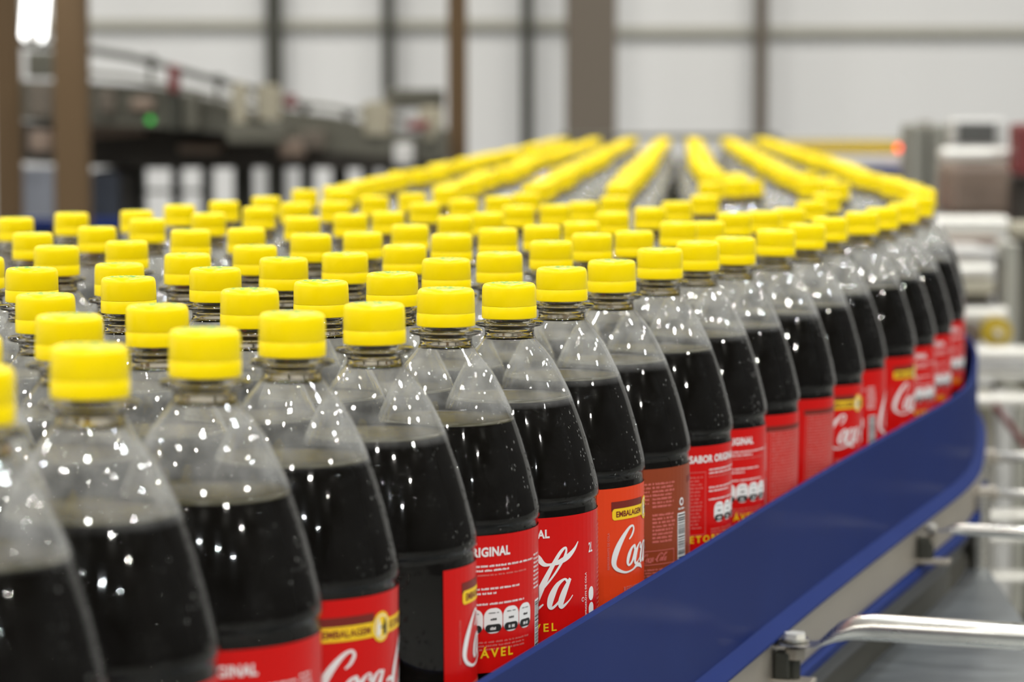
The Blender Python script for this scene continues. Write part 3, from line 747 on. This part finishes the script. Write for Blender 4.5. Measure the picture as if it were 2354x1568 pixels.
# the farthest bottles: one object
rest = [i for i in range(len(P)) if i not in indiv]
if rest:
    SG = 18
    pcs = []
    def coarse(prof): return lathe_data(prof, SG)
    sh = coarse([(r / 1000, H - dd / 1000) for dd, r in [(20, 13.5), (22, 19.3), (24.5, 19), (26, 14.2), (31, 15), (44, 24.6), (64, 34.7), (88, 43.2), (111, 49.2), (119, 50.1), (124, 48.3), (131, 49), (205, 49), (217, 50), (262, 50), (303, 47.2), (328, 37.5), (335, 26), (326, 1)]])
    lq = coarse([(0.0001, H - .065), (.0343, H - .065), (.0425, H - .088), (.0485, H - .111), (.0492, H - .119), (.0475, H - .124), (.048, H - .2), (.0492, H - .262), (.0365, .008), (0.0001, .008)])
    lb = coarse([(.0494, H - .131), (.0494, H - .203)])
    cp = coarse([(0.0001, H), (.0135, H), (.0150, H - .0015), (.0154, H - .013), (.0156, H - .0202), (.0135, H - .0202)])
    pieces = [(sh, 0), (lq, 1), (lb, 2), (cp, 3)]
    Vr, Fr, Mr = [], [], []
    for i in rest:
        x, y = P[i]
        for (V, Fc), m in pieces:
            b = len(Vr); Vr += [(a + x, c + y, z + BELT) for a, c, z in V]; Fr += [tuple(b + q for q in f) for f in Fc]; Mr += [m] * len(Fc)
    me = mesh_of('far_bottles', Vr, Fr, Mr)
    for m in (M['pet'], M['cola'], M['red'], M['cap']): me.materials.append(m)
    o = link('far_bottles', me, None, None, True); o['kind'] = 'stuff'; o['label'] = 'blurred mass of the farthest yellow-capped bottles at the end of the lanes'; o['category'] = 'bottles'

# ------------------------------------------------------------------ table plate right of the rail
pc = [on_plane(2219, 1232, 0.965), on_plane(2360, 1440, 0.965)]
t = thing('steel_table', 'worn dark grey steel tabletop lying below and right of the blue rail', 'table', (0.3, 1.6, 0))
xr0 = pc[1].x + (pc[1].x - pc[0].x) / (pc[1].y - pc[0].y) * (1.0 - pc[1].y)
poly = [(xat(RAIL, 1.0) + .004, 1.0), (xr0, 1.0), (pc[0].x, pc[0].y)]
ys = [pc[0].y - 0.08 * k for k in range(0, int((pc[0].y - 1.0) / 0.08))]
poly += [(min(xat(RAIL, y) + .004, pc[0].x - .001), y) for y in ys]
bm = bmesh.new()
up = [bm.verts.new((x - .3, y - 1.6, 0.965)) for x, y in poly]; f = bm.faces.new(up)
ex = bmesh.ops.extrude_face_region(bm, geom=[f]); bmesh.ops.translate(bm, vec=(0, 0, -0.008), verts=[v for v in ex['geom'] if isinstance(v, bmesh.types.BMVert)])
bmesh.ops.recalc_face_normals(bm, faces=bm.faces); me = bpy.data.meshes.new('tabletop'); bm.to_mesh(me); bm.free(); link('tabletop', me, t, [M['plate']])
b = MB(); pa, pb = Vector((xr0 - .3, -0.6, 0.955)), Vector((pc[0].x - .3, pc[0].y - 1.6, 0.955)); b.cyl(pa, pb, 0.006, 8); b.build('edge_rim', M['darkm'], t)
for x, y in ((xr0 - .36, -0.5), (pc[0].x - .335, pc[0].y - 1.95), (0.02, -0.3)): MB().box((x, y, 0.478), (0.04, 0.04, 0.957)).build('leg', M['steel'], t)

# ------------------------------------------------------------------ support rods bolted to the rail
def path_at(y):
    for i, (a, b) in enumerate(zip(RAIL[:-1], RAIL[1:])):
        if a.y <= y <= b.y:
            f_ = (y - a.y) / (b.y - a.y); p = a.lerp(b, f_); t_ = (b - a).normalized(); return p, Vector((t_.y, -t_.x, 0)), t_
def bracket(y, label, r, length, big, zoff=0.0, rise=1.0):
    p, n, tdir = path_at(y); z = RAILZ - 0.1015 + zoff
    t = thing('support_rod', label, 'rod', (p.x, p.y, z))
    k = r / 0.0095
    st = 0.019      # bolt stand-off
    a = n * st
    pl = []
    prof = [(-0.010, -.0015, .009, .0012), (0.0, -.0015, .0125, .0016), (0.017, -.0015, .0125, .0016), (0.023, -.0008, .0125, .0018), (0.032, .0050, .0125, .0042), (0.041, .0100, .0115, .0070), (0.050, .0125, .0102, .0088), (0.062, .0132, .0095, .0095), (0.12, .0132, .0095, .0095), (length, .0132, .0095, .0095)]
    ps = [n * (st + u * k) + Vector((0, 0, zz_ * k * (rise if zz_ > 0 else 1))) for u, zz_, _, _ in prof]
    ps[-1] = n * length + Vector((0, 0, .0132 * k * rise))
    MB().tube(ps, [(aa_ * k, bb_ * k) for _, _, aa_, bb_ in prof], 20).build('tube', M['steel'], t, True)
    # bolt, washer, nut and clamp block
    c = n * (st + 0.006 * k)
    MB().cyl(c + Vector((0, 0, .0006)), c + Vector((0, 0, .0026)), .0098 * k, 20).build('washer', M['steel'], t)
    MB().cyl(c + Vector((0, 0, .0026)), c + Vector((0, 0, 0.0026 + .0036 * k)), .0078 * k, 6).build('bolt_head', M['satin'], t)
    MB().cyl(c + Vector((0, 0, -.028)), c + Vector((0, 0, .0)), .0040 * k, 12).build('bolt_shank', M['darkm'], t)
    MB().cyl(c + Vector((0, 0, -.012)), c + Vector((0, 0, -.0045)), .0078 * k, 6).build('nut', M['strip'], t)
    MB().box(n * 0.017 + Vector((0, 0, -.017)), (.012, .014, .020), Matrix.Rotation(math.atan2(n.y, n.x), 3, 'Z'), .002).build('clamp_block', M['darkm'], t)
    MB().box(n * 0.024 + Vector((0, 0, -.028)), (.030, .018, .004), Matrix.Rotation(math.atan2(n.y, n.x), 3, 'Z'), .001).build('clamp_foot', M['strip'], t)
    # upright that carries the rod, out of the frame
    q = n * length
    MB().box(q + Vector((0, 0, (0.0132 * k * rise) - 0.02)), (.03, .03, .07), bev=.003).build('post_clamp', M['darkm'], t)
    MB().cyl(q + Vector((.0, 0, -z)), q + Vector((0, 0, 0.05)), .014, 14).build('upright', M['steel'], t, False)
    return t
PB = [on_plane(a, b, RAILZ - .095).y for a, b in ((1835, 1462), (2160, 1212))]
print('bracket y', PB)
bracket(PB[0] - 0.02, 'nearest stainless support rod, thick bent tube bolted to the blue rail', 0.0095, 0.42, True, 0.008)
bracket(PB[1] - 0.004, 'second stainless support rod, thin tube bolted farther along the blue rail', 0.0055, 0.36, False, 0.006, 0.25)
for (pa, pb, r, lbl) in (((2262, 1134), (2420, 1138), .0045, 'thin stainless cross rod right of the rail, lower of the two short ones'), ((2262, 1051), (2420, 1052), .0058, 'thin stainless cross rod right of the rail, upper of the two short ones')):
    Y = 2.95 if pa[1] < 1100 else 2.72
    a, b_ = at(*pa, Y), at(*pb, Y)
    t = thing('cross_rod', lbl, 'rod', (a.x, a.y, a.z))
    L_ = b_ - a
    MB().cyl((0, 0, 0), L_ * 2, r, 14).build('tube', M['satin'], t, True)
    MB().cyl((-.012, 0, 0), (.012, 0, 0), r * 1.7, 6).build('end_nut', M['strip'], t)
    MB().cyl(L_ * 2 + Vector((0, 0, -a.z)), L_ * 2 + Vector((0, 0, .05)), .014, 12).build('upright', M['steel'], t)
    MB().cyl((-.004, 0, .0), (-.004, 0.0, -a.z), .011, 12).build('upright', M['steel'], t)

# ------------------------------------------------------------------ machines on the right, out of focus
YR = 5.0
def rbox(b, x0, y0, x1, y1, Y, dep, bev=0.0):
    p, q = at(x0, y0, Y), at(x1, y1, Y); b.box(((p.x + q.x) / 2, Y + dep / 2, (p.z + q.z) / 2), (abs(q.x - p.x), dep, abs(p.z - q.z)), bev=bev); return b
def local(o, loc):
    """give a thing its own base point without moving its parts"""
    for ch in o.children: ch.location = ch.location - Vector(loc)
    o.location = loc
t = thing('packaging_machine', 'blurred stainless frame machine with a yellow wheel at the right edge', 'machine', (0, 0, 0))
rbox(MB(), 2086, 285, 2122, 900, YR + 1.6, .12, .01).build('corner_post', M['rpost'], t); rbox(MB(), 2118, 280, 2140, 900, YR + 1.75, .12, .01).build('cable_duct', M['gcol'], t); rbox(MB(), 2138, 286, 2176, 900, YR + 1.6, .12, .01).build('corner_post', M['rpost'], t)
rbox(MB(), 2188, 272, 2312, 335, YR + 1.0, .06, .008).build('display_housing', M['palegrey'], t)
rbox(MB(), 2204, 284, 2288, 330, YR + .985, .02).build('display_screen', M['screen'], t)
rbox(MB(), 2165, 340, 2345, 371, YR + .8, .06, .01).build('crossbar', M['satin'], t)
rbox(MB(), 2185, 372, 2340, 500, YR + 1.0, .2, .02).build('side_cover', M['taupe'], t)
rbox(MB(), 2338, 284, 2400, 405, YR + .7, .1, .01).build('red_cover', M['redm'], t)
rbox(MB(), 2336, 405, 2400, 560, YR + .8, .1, .01).build('drive_housing', M['machd'], t)
rbox(MB(), 2130, 497, 2322, 541, YR, .06, .01).build('crossbar', M['satin'], t)
rbox(MB(), 2322, 510, 2420, 548, YR, .05, .01).build('crossbar', M['cream'], t)
rbox(MB(), 2150, 545, 2300, 566, YR + .5, .05, .01).build('crossbar', M['taupe'], t)
rbox(MB(), 2150, 573, 2295, 604, YR + .1, .25, .01).build('tray', M['palegrey'], t)
rbox(MB(), 2150, 606, 2290, 640, YR, .08, .01).build('tray_edge', M['satin'], t)
rbox(MB(), 2150, 642, 2290, 682, YR, .08, .01).build('crossbar', M['cream'], t)
rbox(MB(), 2170, 686, 2282, 702, YR + .1, .08).build('dark_slot', M['machd'], t)
rbox(MB(), 2150, 706, 2320, 742, YR, .06, .01).build('crossbar', M['satin'], t)
rbox(MB(), 2150, 744, 2260, 793, YR + .3, .05, .01).build('lower_cover', M['taupe'], t)
for a_, b_ in ((2298, 2322), (2312, 2332)):
    rbox(MB(), a_, 555, b_, 1250, YR + (.1 if a_ == 2298 else .3), .06, .01).build('upright', M['purlin'], t)
rbox(MB(), 2332, 560, 2420, 900, YR + .9, .05, .01).build('back_cover', M['mach'], t)
p = at(2292, 764, YR - .02)
MB().cyl((p.x, p.y - .0, p.z), (p.x, p.y + .03, p.z), 35 / F * YR, 28).build('yellow_wheel', M['yel2'], t)
MB().cyl((p.x, p.y - .02, p.z), (p.x, p.y + .04, p.z), .007, 12).build('wheel_hub', M['satin'], t)
for y0, y1, mk in ((800, 826, 'satin'), (829, 850, 'palegrey'), (856, 874, 'satin'), (905, 935, 'cream')):
    rbox(MB(), 2140, y0, 2420, y1, YR - .2, .05, .01).build('crossbar', M[mk], t)
local(t, (at(2250, 500, YR).x, YR, 0))
t = thing('pipe_rack', 'blurred beige frame of upright tubes standing behind the short cross rods', 'frame', (0, 0, 0))
for x0, x1, mk, dy in ((2246, 2276, 'cream', 0), (2290, 2322, 'palegrey', .15), (2334, 2352, 'purlin', .3)):
    rbox(MB(), x0, 905, x1, 1420, 4.2 + dy, .05, .008).build('upright', M[mk], t)
for y0, y1 in ((910, 935), (1180, 1196), (1322, 1338), (1232, 1246)):
    rbox(MB(), 2236, y0, 2430, y1, 4.15, .04, .006).build('crossbar', M['satin'], t)
a, b_ = at(2285, 930, 4.1), at(2360, 1030, 4.1)
MB().cyl(a, b_, .005, 10).build('red_hose', M['redm'], t)
local(t, (at(2290, 1100, 4.2).x, 4.2, 0))
# stainless cladding under it, a far bench
t = thing('drive_cabinet', 'blurred grey-brown cabinet standing low behind the steel table', 'cabinet', (0, 0, 0))
rbox(MB(), 2225, 940, 2560, 1600, 5.4, .5, .02).build('body', M['mach'], t); rbox(MB(), 2380, 960, 2540, 1400, 5.38, .03, .004).build('door', M['palegrey'], t)
local(t, (at(2400, 1100, 5.6).x, 5.6, 0))
# far conveyor with a yellow guard and a red light
t = thing('far_conveyor', 'blurred distant conveyor with a mustard guard and white side, red light at its end', 'conveyor', (0, 0, 0))
YF = 8.6
rbox(MB(), 1560, 318, 2085, 328, YF + .3, .3, .01).build('top_cover', M['purlin'], t)
rbox(MB(), 1760, 329, 2078, 355, YF, .3, .01).build('yellow_guard', M['yel2'], t)
rbox(MB(), 1800, 357, 2078, 388, YF - .05, .3, .01).build('white_side', M['palegrey'], t)
rbox(MB(), 1990, 392, 2100, 415, YF - .2, .3, .01).build('lower_rail', M['blue'], t)
p = at(2066, 341, YF - .1); MB().cyl((p.x, p.y, p.z - .008), (p.x, p.y, p.z + .010), .008, 16).build('red_light', M['rled'], t)
for px in (1850, 2060): p = at(px, 400, YF); MB().box((p.x, YF + .15, (p.z) / 2), (.06, .06, p.z)).build('leg', M['darkm'], t)
local(t, (at(1900, 350, YF).x, YF, 0))
# end guard at the far end of the lanes
t = thing('end_guard', 'dim grey bar across the far end of the bottle lanes', 'guard', (0, 0, 0))
rbox(MB(), 1290, 308, 1790, 318, 8.35, .05, .005).build('bar', M['mach'], t)
for px in (1300, 1780): p = at(px, 318, 8.35); MB().box((p.x, 8.375, p.z / 2), (.05, .05, p.z)).build('leg', M['mach'], t)
local(t, (at(1500, 310, 8.35).x, 8.35, 0))

# ------------------------------------------------------------------ elevated conveyor on the left, out of focus
YL = 8.0
t = thing('elevated_conveyor', 'blurred dark elevated conveyor sloping down behind the bottles at the left', 'conveyor', (0, 0, 0))
def slopebox(b, pts_top, pts_bot, Y, dep):
    n = len(pts_top); V = []
    for Yy in (Y, Y + dep):
        V.append([b.bm.verts.new(at(*q, Y) + Vector((0, Yy - Y, 0))) for q in pts_top] + [b.bm.verts.new(at(*q, Y) + Vector((0, Yy - Y, 0))) for q in pts_bot[::-1]])
    b.bm.faces.new(V[0]); b.bm.faces.new(V[1][::-1])
    m = 2 * n
    for k in range(m): b.bm.faces.new((V[0][k], V[0][(k + 1) % m], V[1][(k + 1) % m], V[1][k]))
    return b
slopebox(MB(), [(40, 185), (200, 190), (350, 200), (520, 240), (640, 290)], [(40, 275), (200, 285), (350, 292), (520, 305), (640, 322)], YL, .35).build('side_panel', M['mach'], t)
slopebox(MB(), [(610, 250), (760, 268), (900, 305), (1020, 316)], [(610, 340), (760, 352), (900, 362), (1020, 378)], YL + .28, .35).build('side_panel', M['mach'], t)
slopebox(MB(), [(40, 280), (200, 288), (350, 292), (640, 318), (1015, 345)], [(40, 372), (200, 382), (350, 388), (640, 385), (1015, 392)], YL + .3, .5).build('underside_tray', M['machd'], t)
slopebox(MB(), [(210, 285), (330, 292)], [(210, 318), (330, 310)], YL + .2, .1).build('drip_tray', M['taupe'], t)
def px_tube(ptsx, Y, r, m, name):
    MB().tube([at(a_, b_, Y) for a_, b_ in ptsx], r, 10).build(name, m, t, True)
px_tube([(30, 100), (150, 108), (220, 117), (300, 130), (390, 155), (470, 178), (560, 200), (640, 222)], YL - .05, .011, M['darkm'], 'guide_tube')
px_tube([(200, 168), (300, 178), (400, 200), (520, 226), (640, 258)], YL - .05, .006, M['mach'], 'guide_tube')
px_tube([(640, 232), (760, 246), (880, 268), (1020, 292)], YL + .45, .007, M['mach'], 'guide_tube')
for px, y0, y1 in ((345, 128, 195), (500, 172, 232), (700, 236, 270), (800, 250, 290)):
    rbox(MB(), px - 12, y0, px + 12, y0 + 18, YL - .06, .04, .004).build('tube_clamp', M['darkm'], t)
    rbox(MB(), px - 5, y0 + 10, px + 5, y1, YL - .03, .02).build('clamp_stem', M['mach'], t)
rbox(MB(), 386, 150, 410, 212, YL - .1, .05, .005).build('red_clamp', M['redm'], t)
rbox(MB(), 390, 212, 412, 300, YL - .08, .05, .005).build('bracket_arm', M['darkm'], t)
rbox(MB(), 655, 218, 680, 248, YL + .4, .05, .005).build('red_clamp', M['redm'], t)
# drive motors
for (x0, y0, x1, y1, Y, mk) in ((530, 196, 572, 290, YL - .1, 'cream'), (585, 200, 650, 282, YL - .08, 'cream'), (828, 240, 905, 318, YL + .3, 'cream'), (960, 250, 1020, 330, YL + .3, 'cream'), (520, 286, 655, 330, YL - .14, 'mach'), (418, 215, 455, 300, YL - .06, 'mach'), (225, 205, 262, 262, YL - .04, 'gduct'), (300, 225, 352, 255, YL - .04, 'taupe'), (60, 118, 118, 178, YL - .1, 'mach'), (62, 190, 116, 270, YL - .12, 'gduct'), (66, 300, 112, 350, YL - .1, 'taupe'), (690, 300, 745, 345, YL + .2, 'gduct'), (410, 330, 505, 352, YL + .2, 'taupe'), (1000, 296, 1030, 370, YL + .2, 'mach'), (640, 320, 700, 362, YL + .2, 'taupe'), (905, 330, 950, 380, YL + .2, 'palegrey'), (935, 278, 985, 300, YL + .24, 'redm'), (880, 205, 1020, 250, YL + .7, 'mach')):
    p, q = at(x0, y0, Y), at(x1, y1, Y); rr_ = abs(p.z - q.z) / 2; xm = (p.x + q.x) / 2; zm = (p.z + q.z) / 2
    b = MB()
    if mk == 'cream':
        b.cyl((xm, Y, p.z - .004), (xm, Y, q.z + .01), abs(q.x - p.x) / 2, 20, abs(q.x - p.x) / 2 * .82)
        b.cyl((xm, Y, p.z + .008), (xm, Y, p.z - .004), abs(q.x - p.x) / 2 * .7, 20)
        b.build('motor_housing', M[mk], t)
    else:
        b.box((xm, Y + .05, zm), (abs(q.x - p.x), .1, 2 * rr_), bev=.008).build('gearbox' if mk == 'mach' else 'cover_plate', M['gcol' if mk == 'gduct' else mk], t)
p = at(345, 276, YL - .12); MB().cyl((p.x, p.y, p.z), (p.x, p.y + .012, p.z), .009, 16).build('green_light', M['gled'], t)
# small rollers along the top of the second section: ten in sight
for k in range(10):
    p = at(690 + 15 * k, 232 + 3 * k, YL + .55); MB().cyl((p.x, p.y, p.z), (p.x, p.y + .25, p.z), .006, 10).build('roller', M['palegrey'], t)
for x0, x1 in ((294, 318), (382, 402), (452, 476), (528, 570), (614, 644), (684, 712), (756, 792), (826, 856), (905, 930), (975, 1000)):
    p, q = at(x0, 370, YL + .4), at(x1, 370, YL + .4)
    MB().box(((p.x + q.x) / 2, YL + .55, p.z / 2), (q.x - p.x, .08, p.z), bev=.004).build('leg', M['darkm'], t)
rbox(MB(), 312, 436, 460, 444, YL + .5, .04).build('leg_brace', M['darkm'], t)
local(t, (at(520, 300, YL).x, YL, 0))
# dark cabinet seen under it, blue side rail of the next line
t = thing('control_cabinet', 'dark blue-grey cabinet below the elevated conveyor at the left', 'cabinet', (0, 0, 0))
rbox(MB(), 205, 391, 286, 900, YL + .2, .4, .02).build('body', M['machd'], t); rbox(MB(), 212, 398, 279, 800, YL + .18, .03, .004).build('door', mat('blue_grey_enamel', (.035, .042, .06), .5), t)
local(t, (at(255, 500, YL + .4).x, YL + .4, 0))
t = thing('side_conveyor', 'blue edged conveyor behind the leftmost bottle caps', 'conveyor', (0, 0, 0))
rbox(MB(), -300, 503, 330, 530, 7.6, .05, .004).build('blue_edge', M['blue'], t); rbox(MB(), -300, 531, 340, 620, 7.62, .4, .006).build('bed', M['darkm'], t)
for px in (-250, 60, 300): p = at(px, 600, 7.8); MB().box((p.x, 7.82, p.z / 2), (.05, .05, p.z)).build('leg', M['darkm'], t)
rbox(MB(), 48, 385, 124, 500, 7.95, .03, .003).build('gap_sheet', mat('blue_grey_sheet', (.17, .18, .21), .5), t)  # sheet added to darken the bright gap here to blue-grey
local(t, (at(60, 520, 7.7).x, 7.7, 0))
# hanging tube lamp at the upper left
t = thing('tube_lamp', 'bright white fluorescent tube hanging at the upper left', 'lamp', (0, 0, 0))
YT = 6.6
a, b_ = at(98, -190, YT + .2), at(76, 82, YT)
MB().cyl(a, b_, .030, 18).build('tube', M['tube'], t, False)
MB().cyl(b_, b_ + (b_ - a).normalized() * .02, .018, 14).build('end_cap', M['palegrey'], t)
MB().cyl(a, a - (b_ - a).normalized() * .03, .018, 14).build('end_cap', M['palegrey'], t)
MB().cyl(a, (a.x, a.y, ZC), .004, 8).build('cord', M['darkm'], t)
local(t, tuple(a))
